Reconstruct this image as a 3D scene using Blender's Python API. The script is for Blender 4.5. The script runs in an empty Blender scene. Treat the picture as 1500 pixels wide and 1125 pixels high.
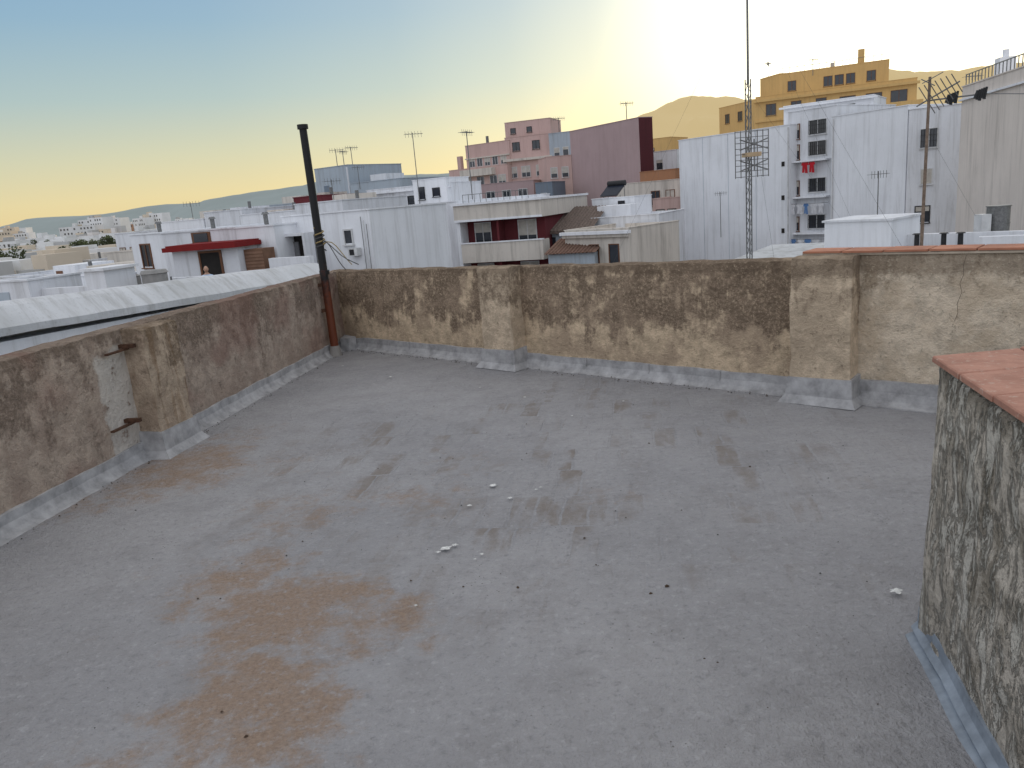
import bpy, math, random, bmesh
from mathutils import Vector, Matrix, noise
random.seed(7)
COL=bpy.context.collection
GZ=-14.0
# ------------------------------------------------------------------ camera
H=1.7; r=math.radians(4.8); p=math.radians(13.5)
cr,sr,cp,sp=math.cos(r),math.sin(r),math.cos(p),math.sin(p)
R0=Vector((1,0,0));U0=Vector((0,sp,cp));F=Vector((0,cp,-sp))
Rv=cr*R0-sr*U0;Uv=sr*R0+cr*U0
cd=bpy.data.cameras.new('camera');cam=bpy.data.objects.new('camera',cd);COL.objects.link(cam)
M=Matrix((Rv,Uv,-F)).transposed().to_4x4();M.translation=Vector((0,0,H));cam.matrix_world=M
cd.lens=27.05;cd.sensor_width=36;cd.clip_start=0.05;cd.clip_end=30000;bpy.context.scene.camera=cam
vs=bpy.context.scene.view_settings
vs.view_transform='Standard';vs.look='None';vs.exposure=0

# ------------------------------------------------------------------ node helpers
class NT:
    def __init__(s,nt): s.nt=nt
    def n(s,t,**k):
        nd=s.nt.nodes.new(t)
        for a,b in k.items():
            if a=='ins':
                for i,v in b.items():
                    if hasattr(v,'is_output'): s.nt.links.new(v,nd.inputs[i])
                    else: nd.inputs[i].default_value=v
            else: setattr(nd,a,b)
        return nd
    def math(s,op,a,b=0.0,c=0.0,clamp=False):
        return s.n('ShaderNodeMath',operation=op,use_clamp=clamp,ins={0:a,1:b,2:c}).outputs[0]
    def vm(s,op,a,b=(0,0,0)):
        nd=s.n('ShaderNodeVectorMath',operation=op,ins={0:a,1:b})
        return nd.outputs['Value'] if op in('DOT_PRODUCT','DISTANCE','LENGTH') else nd.outputs[0]
    def vs(s,a,k):
        return s.n('ShaderNodeVectorMath',operation='SCALE',ins={0:a,'Scale':k}).outputs[0]
    def ramp(s,f,st,interp='LINEAR'):
        nd=s.n('ShaderNodeValToRGB',ins={0:f});cr_=nd.color_ramp;cr_.interpolation=interp
        while len(cr_.elements)<len(st): cr_.elements.new(0.5)
        for e,(q,c) in zip(cr_.elements,st):
            e.position=q; e.color=(c,c,c,1) if isinstance(c,(int,float)) else (*c,1)
        return nd.outputs[0]
    def mix(s,f,a,b,mode='MIX'):
        nd=s.n('ShaderNodeMix',data_type='RGBA',blend_type=mode)
        for i,v in ((0,f),(6,a),(7,b)):
            if hasattr(v,'is_output'): s.nt.links.new(v,nd.inputs[i])
            elif i==0: nd.inputs[0].default_value=v
            else: nd.inputs[i].default_value=(*v,1) if len(v)==3 else v
        return nd.outputs[2]
    def noise(s,vec,scale,detail=5,rough=.6,dist=0):
        return s.n('ShaderNodeTexNoise',ins={'Vector':vec,'Scale':scale,'Detail':detail,'Roughness':rough,'Distortion':dist}).outputs[0]
    def ncol(s,vec,scale,detail=4):
        return s.n('ShaderNodeTexNoise',ins={'Vector':vec,'Scale':scale,'Detail':detail,'Roughness':.65}).outputs[1]
    def smap(s,v,a,b,c=0.,d=1.):
        return s.n('ShaderNodeMapRange',interpolation_type='SMOOTHSTEP',ins={0:v,1:a,2:b,3:c,4:d}).outputs[0]
    def scale(s,v,sc,rot=(0,0,0)):
        return s.n('ShaderNodeMapping',ins={'Vector':v,'Scale':sc,'Rotation':rot}).outputs[0]
def newmat(name):
    m=bpy.data.materials.new(name);m.use_nodes=True
    N=NT(m.node_tree);b=m.node_tree.nodes['Principled BSDF']
    co=N.n('ShaderNodeTexCoord').outputs['Object']
    return m,N,b,co
def setb(N,b,col=None,rough=.8,bump=None,bs=.3,bd=.01,metal=0,spec=.3):
    if col is not None:
        if hasattr(col,'is_output'): N.nt.links.new(col,b.inputs['Base Color'])
        else: b.inputs['Base Color'].default_value=(*col,1)
    if hasattr(rough,'is_output'): N.nt.links.new(rough,b.inputs['Roughness'])
    else: b.inputs['Roughness'].default_value=rough
    b.inputs['Metallic'].default_value=metal
    b.inputs['Specular IOR Level'].default_value=spec
    if bump is not None:
        bn=N.n('ShaderNodeBump',ins={'Strength':bs,'Distance':bd,'Height':bump})
        N.nt.links.new(bn.outputs[0],b.inputs['Normal'])
_c={}
def flat(name,col,rough=.7,var=.25,sc=3,metal=0,spec=.3):
    if name in _c:return _c[name]
    m,N,b,co=newmat(name)
    f=N.noise(co,sc,4,.65)
    k=N.ramp(f,[(.3,1-var),(.7,1+var*.3)])
    c=N.mix(1.0,col,k,'MULTIPLY')
    setb(N,b,c,rough,metal=metal,spec=spec)
    _c[name]=m;return m
def plaster(name,col,dirt=.35,dcol=(.16,.14,.12),haze=0,hz=(.8,.7,.45)):
    if name in _c:return _c[name]
    m,N,b,co=newmat(name)
    n1=N.noise(co,.35,4,.6)
    st=N.noise(N.scale(co,(1.3,1.3,.10)),1.9,5,.72,.4)
    fine=N.noise(co,5,4,.7)
    c=N.mix(N.smap(n1,.35,.7,0,.4),col,tuple(x*.78 for x in col))
    c=N.mix(N.math('MULTIPLY',N.smap(st,.44,.74),dirt),c,dcol)
    c=N.mix(N.math('MULTIPLY',N.smap(fine,.54,.75),dirt*.4),c,tuple(x*.55 for x in col))
    setb(N,b,c,.88,fine,.25,.02,spec=.15)
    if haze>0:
        b.inputs['Emission Color'].default_value=(*hz,1);b.inputs['Emission Strength'].default_value=haze  # distance haze painted in as a faint glow of the plaster
    _c[name]=m;return m

# ------------------------------------------------------------------ mesh builder
class Fr:
    def __init__(s,A,B):
        s.o=Vector((A[0],A[1]));d=Vector((B[0]-A[0],B[1]-A[1]));s.L=d.length
        s.ex=d.normalized();s.ey=Vector((-s.ex.y,s.ex.x))
    def w(s,x,y,z):
        q=s.o+s.ex*x+s.ey*y;return (q.x,q.y,z)
W0=Fr((0,0),(1,0))
class Part:
    def __init__(s): s.v=[];s.f=[];s.m=[];s.mats=[]
    def mi(s,m):
        if m not in s.mats:s.mats.append(m)
        return s.mats.index(m)
    def poly(s,pts,faces,mat):
        k=len(s.v);s.v+=pts;i=s.mi(mat)
        for f in faces:s.f.append(tuple(k+q for q in f));s.m.append(i)
    def box(s,fr,x0,x1,y0,y1,z0,z1,mat):
        P=[fr.w(x,y,z) for z in(z0,z1) for x,y in((x0,y0),(x1,y0),(x1,y1),(x0,y1))]
        s.poly(P,[(3,2,1,0),(4,5,6,7),(0,1,5,4),(1,2,6,5),(2,3,7,6),(3,0,4,7)],mat)
    def prism(s,pts,z0,z1,mat):
        n=len(pts)
        P=[(q[0],q[1],z0) for q in pts]+[(q[0],q[1],z1) for q in pts]
        s.poly(P,[tuple(range(n-1,-1,-1)),tuple(range(n,2*n))]+[(i,(i+1)%n,(i+1)%n+n,i+n) for i in range(n)],mat)
    def tube(s,a,b,r0,r1,mat,n=8,caps=True):
        a=Vector(a);b=Vector(b);d=(b-a).normalized()
        u=d.orthogonal().normalized();v=d.cross(u);P=[]
        for c,rr in((a,r0),(b,r1)):
            for i in range(n):
                t=2*math.pi*i/n;P.append(tuple(c+u*math.cos(t)*rr+v*math.sin(t)*rr))
        fs=[(i,(i+1)%n,(i+1)%n+n,i+n) for i in range(n)]
        if caps: fs+=[tuple(range(n-1,-1,-1)),tuple(range(n,2*n))]
        s.poly(P,fs,mat)
    def path(s,pts,rr,mat,n=6):
        for a,b in zip(pts,pts[1:]): s.tube(a,b,rr,rr,mat,n)
    def obj(s,name,parent=None,smooth=False):
        me=bpy.data.meshes.new(name);me.from_pydata(s.v,[],s.f);me.update()
        for m in s.mats:me.materials.append(m)
        me.polygons.foreach_set('material_index',s.m)
        if smooth: me.polygons.foreach_set('use_smooth',[True]*len(me.polygons))
        o=bpy.data.objects.new(name,me);COL.objects.link(o)
        if parent:o.parent=parent
        return o
class Thing:
    def __init__(s,name): s.name=name;s.p={}
    def __getitem__(s,k):
        if k not in s.p:s.p[k]=Part()
        return s.p[k]
    def done(s):
        e=bpy.data.objects.new(s.name,None);COL.objects.link(e);e.empty_display_size=.1
        for k,q in s.p.items(): q.obj(k,e)
        return e

glass=flat('window_glass',(.03,.035,.045),.12,.3,2,spec=.6)
dark=flat('dark_interior',(.025,.022,.02),.9)
alu=flat('white_frame',(.6,.6,.6),.5)
brown=flat('brown_frame',(.16,.07,.035),.6)
blind=flat('roller_blind',(.5,.47,.42),.7)
gal=flat('galvanised_steel',(.20,.20,.20),.45,.4,20,metal=.5)
darkm=flat('dark_metal',(.03,.03,.032),.5,.4,20,metal=.3)
wires=flat('wire',(.08,.08,.08),.6)
terr=flat('terracotta',(.42,.18,.11),.8,.35,5)

def window(T,fr,xc,zc,w,h,fm=alu,shut=0.0,grille=False,gl=glass,y=0.0):
    q=T['windows'];x0,x1,z0,z1=xc-w/2,xc+w/2,zc-h/2,zc+h/2;t=.06
    q.box(fr,x0,x1,y-.012,y+.05,z0,z1,gl)
    q.box(fr,x0-t,x0,y-.05,y+.05,z0-t,z1+t,fm);q.box(fr,x1,x1+t,y-.05,y+.05,z0-t,z1+t,fm)
    q.box(fr,x0,x1,y-.05,y+.05,z1,z1+t,fm);q.box(fr,x0-t-.04,x1+t+.04,y-.12,y+.05,z0-t-.05,z0-t,fm)
    if w>.7: q.box(fr,xc-.03,xc+.03,y-.04,y-.014,z0,z1,fm)
    if shut>0: q.box(fr,x0,x1,y-.035,y-.016,z1-h*shut,z1,blind)
    if grille:
        n=max(3,int(w/.16))
        for i in range(n+1):
            xx=x0+w*i/n;q.box(fr,xx-.012,xx+.012,y-.16,y-.13,z0,z1,darkm)
        for k in range(4):
            zz=z0+h*k/3;q.box(fr,x0-.02,x1+.02,y-.13,y-.105,zz-.012,zz+.012,darkm)
def block(T,fr,x0,x1,y0,y1,z0,z1,mat,par=.5,part='walls',roof=None):
    q=T[part];t=.18
    if par<=0: q.box(fr,x0,x1,y0,y1,z0,z1,mat);return
    q.box(fr,x0,x1,y0,y1,z0,z1-par,mat)
    zb=z1-par
    q.box(fr,x0,x1,y0,y0+t,zb,z1,mat);q.box(fr,x0,x1,y1-t,y1,zb,z1,mat)
    q.box(fr,x0,x0+t,y0+t,y1-t,zb,z1,mat);q.box(fr,x1-t,x1,y0+t,y1-t,zb,z1,mat)
    c=T['coping'];cm=roof or mat
    c.box(fr,x0-.04,x1+.04,y0-.05,y0+t+.03,z1,z1+.06,cm)
    c.box(fr,x0-.04,x0+t+.03,y0+t+.03,y1+.04,z1,z1+.06,cm)
    c.box(fr,x1-t-.03,x1+.04,y0+t+.03,y1+.04,z1,z1+.06,cm)
white=plaster('white_plaster',(.70,.71,.74),.5,(.29,.28,.265))
white2=plaster('white_plaster_clean',(.78,.79,.82),.36,(.37,.365,.36))
cream=plaster('cream_plaster',(.62,.57,.51),.45)
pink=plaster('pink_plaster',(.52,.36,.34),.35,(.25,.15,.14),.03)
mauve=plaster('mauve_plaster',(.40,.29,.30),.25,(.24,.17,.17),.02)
maroon=plaster('maroon_plaster',(.13,.03,.035),.3,(.06,.02,.02))
maroond=plaster('maroon_gable',(.085,.025,.03),.3,(.04,.02,.02))
redtrim=plaster('red_trim',(.20,.02,.02),.3,(.08,.02,.02))
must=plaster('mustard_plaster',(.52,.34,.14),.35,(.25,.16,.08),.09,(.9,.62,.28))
slate=plaster('slate_blue_plaster',(.18,.22,.27),.3)
greyp=plaster('grey_blue_plaster',(.40,.45,.50),.35)
roofg=flat('roof_deck',(.32,.29,.27),.9)

# ------------------------------------------------------------------ world
sunaz,sunel=math.radians(25),math.radians(5)
w=bpy.data.worlds.new('World');bpy.context.scene.world=w;w.use_nodes=True
N=NT(w.node_tree);bg=w.node_tree.nodes['Background']
sky=N.n('ShaderNodeTexSky',sky_type='NISHITA',sun_disc=False,sun_elevation=sunel,sun_rotation=sunaz,dust_density=1.5,ozone_density=2)
gd=N.vm('NORMALIZE',N.n('ShaderNodeTexCoord').outputs['Generated'])
z=N.n('ShaderNodeSeparateXYZ',ins={0:gd}).outputs[2]
base=N.ramp(z,[(0,(.80,.62,.31)),(.035,(.77,.66,.37)),(.08,(.62,.62,.44)),(.14,(.41,.53,.53)),(.22,(.26,.43,.57)),(.30,(.20,.37,.58)),(.45,(.60,.68,.86)),(.8,(1.0,1.0,1.0))])
sd=(math.sin(sunaz)*math.cos(math.radians(10)),math.cos(sunaz)*math.cos(math.radians(10)),math.sin(math.radians(10)))
dt=N.vm('DOT_PRODUCT',gd,sd)
gl=N.ramp(dt,[(.45,0),(.74,.035),(.86,.095),(.92,.18),(.955,.31),(.98,.58),(.995,1)])
back=N.smap(dt,.1,-.7)
base=N.mix(back,base,(.88,.92,1.0))
gc=N.mix(N.smap(gl,.2,.9),(1.0,.76,.32),(1.0,.90,.66))
glow=N.mix(1.0,gl,gc,'MULTIPLY')
tot=N.vm('ADD',N.vm('ADD',N.vs(base,9.8),N.vs(glow,16.0)),N.vs(sky.outputs[0],.10))
boost=N.smap(back,0,1,1.0,1.12)
tot=N.vs(tot,boost)
N.nt.links.new(tot,bg.inputs[0]);bg.inputs[1].default_value=.1
sl=bpy.data.lights.new('sun','SUN');sl.energy=2.0;sl.angle=math.radians(.5);sl.color=(1,.82,.6)
so=bpy.data.objects.new('sun',sl);COL.objects.link(so)
sv=Vector((math.sin(sunaz)*math.cos(sunel),math.cos(sunaz)*math.cos(sunel),math.sin(sunel)))
so.rotation_euler=sv.to_track_quat('Z','Y').to_euler()

# ------------------------------------------------------------------ terrace
C=Vector((-2.12,9.95));dL=Vector((-.1685,-.9857));dB=Vector((.735,-.678)).normalized()
nB=Vector((dB.y,-dB.x))
if nB.y>0:nB=-nB
nL=Vector((-dL.y,dL.x))
if nL.x<0:nL=-nL
E1=C+dL*13.2;E2=C+dB*11
m,N,b,co=newmat('grey_membrane_floor');floorm=m
rot=N.scale(co,(1,1,1),(0,0,math.radians(10)))
big=N.noise(co,.55,3,.6);med=N.noise(co,3.2,5,.72);fine=N.noise(co,60,3,.75);coarse=N.noise(co,24,4,.75)
c=N.mix(N.smap(big,.3,.7),(.262,.258,.268),(.325,.318,.325))
c=N.mix(N.smap(med,.42,.72,0,.5),c,(.215,.207,.208))
c=N.mix(N.smap(coarse,.54,.68,0,.34),c,(.44,.44,.455))
c=N.mix(N.smap(coarse,.46,.32,0,.42),c,(.15,.15,.158))
streaky=N.noise(N.scale(rot,(6.5,1.6,1)),1.0,4,.6,.2)
br=N.n('ShaderNodeTexBrick',offset=.5,ins={'Vector':N.vm('ADD',rot,N.vs(N.ncol(co,5,2),.05)),'Color1':(0,0,0,1),'Color2':(1,1,1,1),'Mortar':(.2,.2,.2,1),'Scale':1.0,'Mortar Size':.014,'Mortar Smooth':1,'Brick Width':.15,'Row Height':.42,'Bias':0})
tmask=N.math('MULTIPLY',N.smap(N.vm('DISTANCE',co,(.2,5.0,0)),2.9,1.0),N.smap(N.noise(co,1.7,4,.7),.38,.58))
bsep=N.n('ShaderNodeSeparateColor',ins={0:br.outputs[0]}).outputs[0]
c=N.mix(N.math('MULTIPLY',N.math('MULTIPLY',N.smap(bsep,.4,.85),N.smap(streaky,.42,.60)),N.math('MULTIPLY',tmask,.75)),c,(.18,.148,.122))
dv=N.vm('SUBTRACT',N.vm('ADD',co,N.vs(N.ncol(co,2.2,5),1.1)),(.55,.55,.55))
tot=None
for (x,y,rr,a) in [(-1.48,3.47,.45,.85),(-1.12,3.08,.48,1),(-1.03,2.45,.42,1),(-.62,2.92,.36,.7),(-1.35,4.25,.6,.55),(-2.45,5.3,.75,.8),(-2.95,4.7,.5,.6),(-.6,4.3,.5,.5),(-2.3,6.1,.5,.5),(.55,4.1,.4,.35),(-1.7,5.2,.7,.4),(-1.3,1.9,.5,.6),(-.4,5.1,.6,.35)]:
    d=N.vm('DISTANCE',N.vm('MULTIPLY',dv,(1,1,0)),(x,y,0))
    q=N.smap(d,rr*1.5,rr*.1,0,a)
    tot=q if tot is None else N.math('MAXIMUM',tot,q)
dn=N.noise(co,6.5,6,.80,.3)
silt=N.math('MULTIPLY',N.smap(N.math('ADD',N.math('MULTIPLY',tot,.60),N.math('MULTIPLY',dn,1.0)),.68,1.06),.80)
silt=N.math('MULTIPLY',silt,N.smap(coarse,.72,.50,.35,1.0))
siltc=N.mix(N.smap(fine,.3,.7),(.205,.128,.078),(.30,.205,.135))
c=N.mix(silt,c,siltc)
vo=N.n('ShaderNodeTexVoronoi',ins={'Vector':co,'Scale':30}).outputs[0]
c=N.mix(N.math('MULTIPLY',N.smap(vo,.15,.05),N.smap(N.noise(co,2.1,2),.5,.65)),c,(.08,.07,.065))
h=N.math('ADD',N.math('MULTIPLY',fine,.8),N.math('MULTIPLY',med,1.6))
h=N.math('ADD',h,N.math('MULTIPLY',coarse,1.4))
h=N.math('ADD',h,N.math('MULTIPLY',N.math('MULTIPLY',br.outputs[1],tmask),-.5))
setb(N,b,c,N.smap(med,.3,.7,.5,.78),h,.9,.016,spec=.35)
P=Part();n=60
Bq=Vector((5.96,-3.06));pts=[]
for j in range(n+1):
    for i in range(n+1):
        s,t=i/n,j/n
        q=E1.lerp(Bq,s).lerp(C.lerp(E2,s),t)
        pts.append((q.x,q.y,.012*noise.noise(Vector((q.x*.6,q.y*.6,0)))+.004*noise.noise(Vector((q.x*3,q.y*3,4)))))
P.poly(pts,[(j*(n+1)+i,j*(n+1)+i+1,(j+1)*(n+1)+i+1,(j+1)*(n+1)+i) for j in range(n) for i in range(n)],floorm)
P.obj('terrace_floor',smooth=True)
P=Part()
ow=plaster('own_facade',(.6,.58,.55),.4)
pl=[E1-nL*.21,Vector((5.96,-3.3)),E2-nB*.21,C-nB*.25-nL*.25]
P.prism([(q.x,q.y) for q in pl],GZ,-.06,ow);P.obj('own_building')

def weathered(name,light,mid,darkc,T=.55,za=.22,zb=.8,wz=.5,pinkish=0,streak=.8,patch=None,peel=0,rustc=0,peelc=(.58,.56,.50),soft=.30):
    m,N,b,co=newmat(name)
    z=N.n('ShaderNodeSeparateXYZ',ins={0:co}).outputs[2]
    n1=N.noise(co,1.6,4,.62,.4);n2=N.noise(co,7,6,.74);n3=N.noise(co,38,4,.75);n4=N.noise(N.scale(co,(1,1,.16)),6,4,.66,.3)
    n1s=N.smap(n1,.34,.66);n2s=N.smap(n2,.36,.64);n4s=N.smap(n4,.36,.64)
    c=N.mix(n2s,light,tuple(x*.68 for x in light))
    c=N.mix(N.math('MULTIPLY',N.smap(N.noise(co,3.3,4,.7),.45,.6),.65),c,mid)
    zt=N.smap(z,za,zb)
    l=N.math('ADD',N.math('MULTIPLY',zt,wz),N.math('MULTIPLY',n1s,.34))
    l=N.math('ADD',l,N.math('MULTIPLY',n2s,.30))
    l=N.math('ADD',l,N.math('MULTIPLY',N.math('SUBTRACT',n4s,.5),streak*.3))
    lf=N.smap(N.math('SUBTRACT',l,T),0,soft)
    dc=N.mix(N.smap(n3,.38,.62),darkc,tuple(a*.4+b_*.6 for a,b_ in zip(darkc,mid)))
    dc=N.mix(N.smap(N.noise(co,2.4,4,.7,.5),.46,.62,0,.55),dc,mid)
    c=N.mix(N.math('MULTIPLY',lf,.9),c,dc)
    if rustc: c=N.mix(N.math('MULTIPLY',N.smap(n4,.50,.60),rustc),c,(.20,.11,.045))
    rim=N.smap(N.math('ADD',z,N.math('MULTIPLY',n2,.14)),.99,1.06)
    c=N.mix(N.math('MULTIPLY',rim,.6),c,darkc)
    sp_=N.math('MULTIPLY',N.smap(n3,.56,.64),N.smap(n1,.38,.56))
    c=N.mix(N.math('MULTIPLY',sp_,.45),c,tuple(min(.7,x*1.0) for x in light))
    pits=N.smap(N.noise(co,19,5,.8),.58,.66)
    c=N.mix(N.math('MULTIPLY',pits,.5),c,tuple(x*.6 for x in darkc))
    if pinkish: c=N.mix(N.math('MULTIPLY',N.smap(N.noise(co,1.3,2),.50,.62),pinkish),c,(.23,.125,.10))
    h=N.math('ADD',N.math('MULTIPLY',n2,1.5),N.math('MULTIPLY',n3,.8))
    if peel:
        pv=N.noise(N.scale(co,(1.6,1.6,.60)),8,7,.80,.5)
        pf=N.smap(pv,.49,.55)
        c=N.mix(N.math('MULTIPLY',pf,peel),c,peelc)
        edge=N.math('MULTIPLY',N.smap(pv,.47,.49),N.smap(pv,.51,.49))
        c=N.mix(N.math('MULTIPLY',edge,.4),c,(.08,.07,.055))
        h=N.math('ADD',h,N.math('MULTIPLY',pf,.8))
    if patch:
        y=N.n('ShaderNodeSeparateXYZ',ins={0:N.vm('ADD',co,N.vs(N.ncol(co,3.5,5),.30))}).outputs
        d=N.math('ABSOLUTE',N.math('SUBTRACT',y[1],patch+.15))
        k=N.math('MULTIPLY',N.smap(d,.22,.18),N.smap(y[2],1.06,1.0))
        k=N.math('MULTIPLY',k,N.smap(n2,.66,.56))
        c=N.mix(N.math('MULTIPLY',k,.9),c,(.62,.57,.51))
    setb(N,b,c,.95,h,1.0,.022,spec=.1)
    return m
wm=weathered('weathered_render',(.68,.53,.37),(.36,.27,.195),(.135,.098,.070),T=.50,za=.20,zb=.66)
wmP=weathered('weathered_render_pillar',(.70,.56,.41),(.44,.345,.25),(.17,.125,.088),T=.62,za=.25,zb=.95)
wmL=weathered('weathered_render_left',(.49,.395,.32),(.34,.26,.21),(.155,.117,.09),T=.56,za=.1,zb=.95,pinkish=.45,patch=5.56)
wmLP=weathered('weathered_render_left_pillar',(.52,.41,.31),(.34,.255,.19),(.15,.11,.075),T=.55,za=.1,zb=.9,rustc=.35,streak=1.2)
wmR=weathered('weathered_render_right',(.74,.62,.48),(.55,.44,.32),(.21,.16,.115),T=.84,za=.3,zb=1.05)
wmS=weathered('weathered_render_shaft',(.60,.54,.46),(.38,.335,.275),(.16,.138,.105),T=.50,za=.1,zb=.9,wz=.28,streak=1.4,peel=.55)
memb=flat('grey_membrane_skirt',(.39,.385,.39),.65,.45,8)
membb=flat('blue_grey_membrane',(.28,.32,.37),.65,.45,8)

def rough_box(P,o,ex,ey,L,t,z0,hf,mat,step=.06,amp=.008,taper=0):
    nx=max(2,int(L/step));nt=max(2,int(t/step));k=len(P.v);mi=P.mi(mat)
    nz=max(6,int((hf(0)-z0)/step))
    prof=[]
    for j in range(nz+1): prof.append((0,j/nz))
    for j in range(1,nt+1): prof.append((j/nt,1))
    for j in range(nz-1,-1,-1): prof.append((1,j/nz))
    m_=len(prof)
    for i in range(nx+1):
        s=L*i/nx;hh=hf(s)
        for (a,bz) in prof:
            z=z0+(hh-z0)*bz
            y=t*a
            if bz==1 and (a==0 or a==1): z-=.008+.018*abs(noise.noise(Vector((s*6,a*5,1.7))));y+=(.008 if a==0 else -.008)
            q=o+ex*s+ey*(y+(taper*(1-bz) if a==0 else 0));v=Vector((q.x,q.y,z))
            v=v+noise.noise_vector(v*3.1)*amp*1.4+noise.noise_vector(v*11)*amp
            P.v.append(tuple(v))
    for i in range(nx):
        for j in range(m_-1):
            a0=k+i*m_+j;P.f.append((a0,a0+m_,a0+m_+1,a0+1));P.m.append(mi)
    P.f.append(tuple(k+j for j in range(m_)));P.m.append(mi)
    P.f.append(tuple(k+nx*m_+j for j in range(m_-1,-1,-1)));P.m.append(mi)
def skirt(P,o,ex,ein,L,mat,hh=.14,out=.07):
    n=max(2,int(L/.1));prof=[(-.01,hh+.004),(.018,hh),(.022,hh*.55),(.045,.035),(out,.012),(out+.03,.002),(out+.03,-.03),(-.01,-.03)];k=len(P.v);mi=P.mi(mat);m_=len(prof)
    for i in range(n+1):
        s=L*i/n
        for (y,z) in prof:
            q=o+ex*s+ein*y;v=Vector((q.x,q.y,z))
            v+=noise.noise_vector(Vector((q.x*5,q.y*5,z*2)))*.007
            if z>=hh-.001: v.z+=.02*noise.noise(Vector((s*2.3,o.x,0)))
            P.v.append(tuple(v))
    for i in range(n):
        for j in range(m_):
            a0=k+i*m_+j;a1=k+i*m_+(j+1)%m_;P.f.append((a0,a1,a1+m_,a0+m_));P.m.append(mi)
    P.f.append(tuple(k+j for j in range(m_)));P.m.append(mi);P.f.append(tuple(k+n*m_+j for j in range(m_)));P.m.append(mi)

def pillar(T,o,ex,ein,s0,s1,proj,h,mat,ms):
    q=o+ex*s0
    rough_box(T['pillar'],q+ein*proj,ex,-ein,s1-s0,proj+.05,-.02,lambda s:h,mat,.05,.010)
    a=o+ex*(s0-.02);bq=o+ex*(s1+.02)
    e=T['pillar_boot'];f=.05;hb=.18
    top=[a,a+ein*(proj+.02),bq+ein*(proj+.02),bq];bot=[a-ex*f,a-ex*f+ein*(proj+.08),bq+ex*f+ein*(proj+.08),bq+ex*f]
    mid=[x.lerp(y,.22) for x,y in zip(top,bot)]
    P_=[(v.x,v.y,.0) for v in bot]+[(v.x,v.y,.06) for v in mid]+[(v.x,v.y,hb+.012*i) for i,v in enumerate(top)]
    e.poly(P_,[(i+k,i+1+k,i+5+k,i+4+k) for k in(0,4) for i in range(3)]+[(8,9,10,11)],ms)
T=Thing('left_parapet_wall')
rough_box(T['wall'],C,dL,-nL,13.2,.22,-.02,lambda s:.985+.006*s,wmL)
pillar(T,C,dL,nL,3.90,4.34,.17,.995,wmLP,memb)
skirt(T['flashing'],C+dL*.0,dL,nL,13.0,memb,.13)
rust=flat('rusty_iron',(.10,.05,.03),.9,.6,30)
for s_,z_ in((4.36,.88),(4.46,.34)):
    q=C+dL*s_;fr=Fr((q.x,q.y),(q.x+dL.x,q.y+dL.y))
    sg=1 if fr.ey.dot(nL)>0 else -1
    T['bracket'].box(fr,0,.04,*(sorted((0,sg*.12))),z_-.014,z_+.014,rust)
    T['bracket'].box(fr,0,.24,*(sorted((sg*.03,sg*.06))),z_-.028,z_-.015,rust)
T.done()
T=Thing('back_parapet_wall')
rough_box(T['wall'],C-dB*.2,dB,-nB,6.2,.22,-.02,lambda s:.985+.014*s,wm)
pillar(T,C,dB,nB,2.70,3.12,.19,1.045,wmP,memb)
pillar(T,C,dB,nB,5.98,6.42,.18,1.10,wmP,memb)
skirt(T['flashing'],C,dB,nB,6.0,memb,.14)
T['corner_boot'].prism([tuple(C+nL*.0),tuple(C+dL*.3+nL*.05),tuple(C+dL*.22+dB*.2),tuple(C+dB*.3+nB*.05)],0,.16,memb)
for s_ in(1.3,3.9,4.6,5.3):
    q=C+dB*s_;fr=Fr(tuple(q),tuple(q+dB));sg=1 if fr.ey.dot(nB)>0 else -1
    T['flashing_laps'].box(fr,0,.012,*sorted((sg*.0,sg*.034)),.03,.145,memb)
T.done()
T=Thing('capped_parapet_wall')
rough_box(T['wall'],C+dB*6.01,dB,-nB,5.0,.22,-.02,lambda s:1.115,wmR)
skirt(T['flashing'],C+dB*6.4,dB,nB,4.6,memb,.17)
cm_=flat('cap_mortar',(.5,.42,.33),.9,.3,9)
q=C+dB*6.0;fr=Fr(tuple(q),tuple(q+dB));sg=1 if fr.ey.dot(nB)>0 else -1
s_=0
while s_<4.9:
    l=.29;a_=sg*(.025+random.uniform(-.006,.006));b_=-sg*.25
    y0_,y1_=sorted((a_,b_));dz=random.uniform(-.004,.004)
    T['cap_tiles'].box(fr,s_+.006,s_+l-.006,y0_,y1_,1.120+dz,1.134+dz,terr);s_+=l
T['mortar'].box(fr,0,4.9,*sorted((sg*.012,-sg*.24)),1.10,1.1155,cm_)
ck=flat('crack_line',(.16,.12,.09),.95)  # grey-brown colour of the thin crack in the render
cp_=[(1.10,1.09),(1.085,1.02),(1.09,.96),(1.07,.90),(1.085,.84),(1.06,.76),(1.068,.70),(1.05,.64)]
for (a,za),(b2,zb) in zip(cp_,cp_[1:]):
    T['crack'].poly([fr.w(a-.0015,sg*.013,za),fr.w(a+.0015,sg*.013,za),fr.w(b2+.0015,sg*.013,zb),fr.w(b2-.0015,sg*.013,zb)],[(0,1,2,3)],ck)
T.done()

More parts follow.
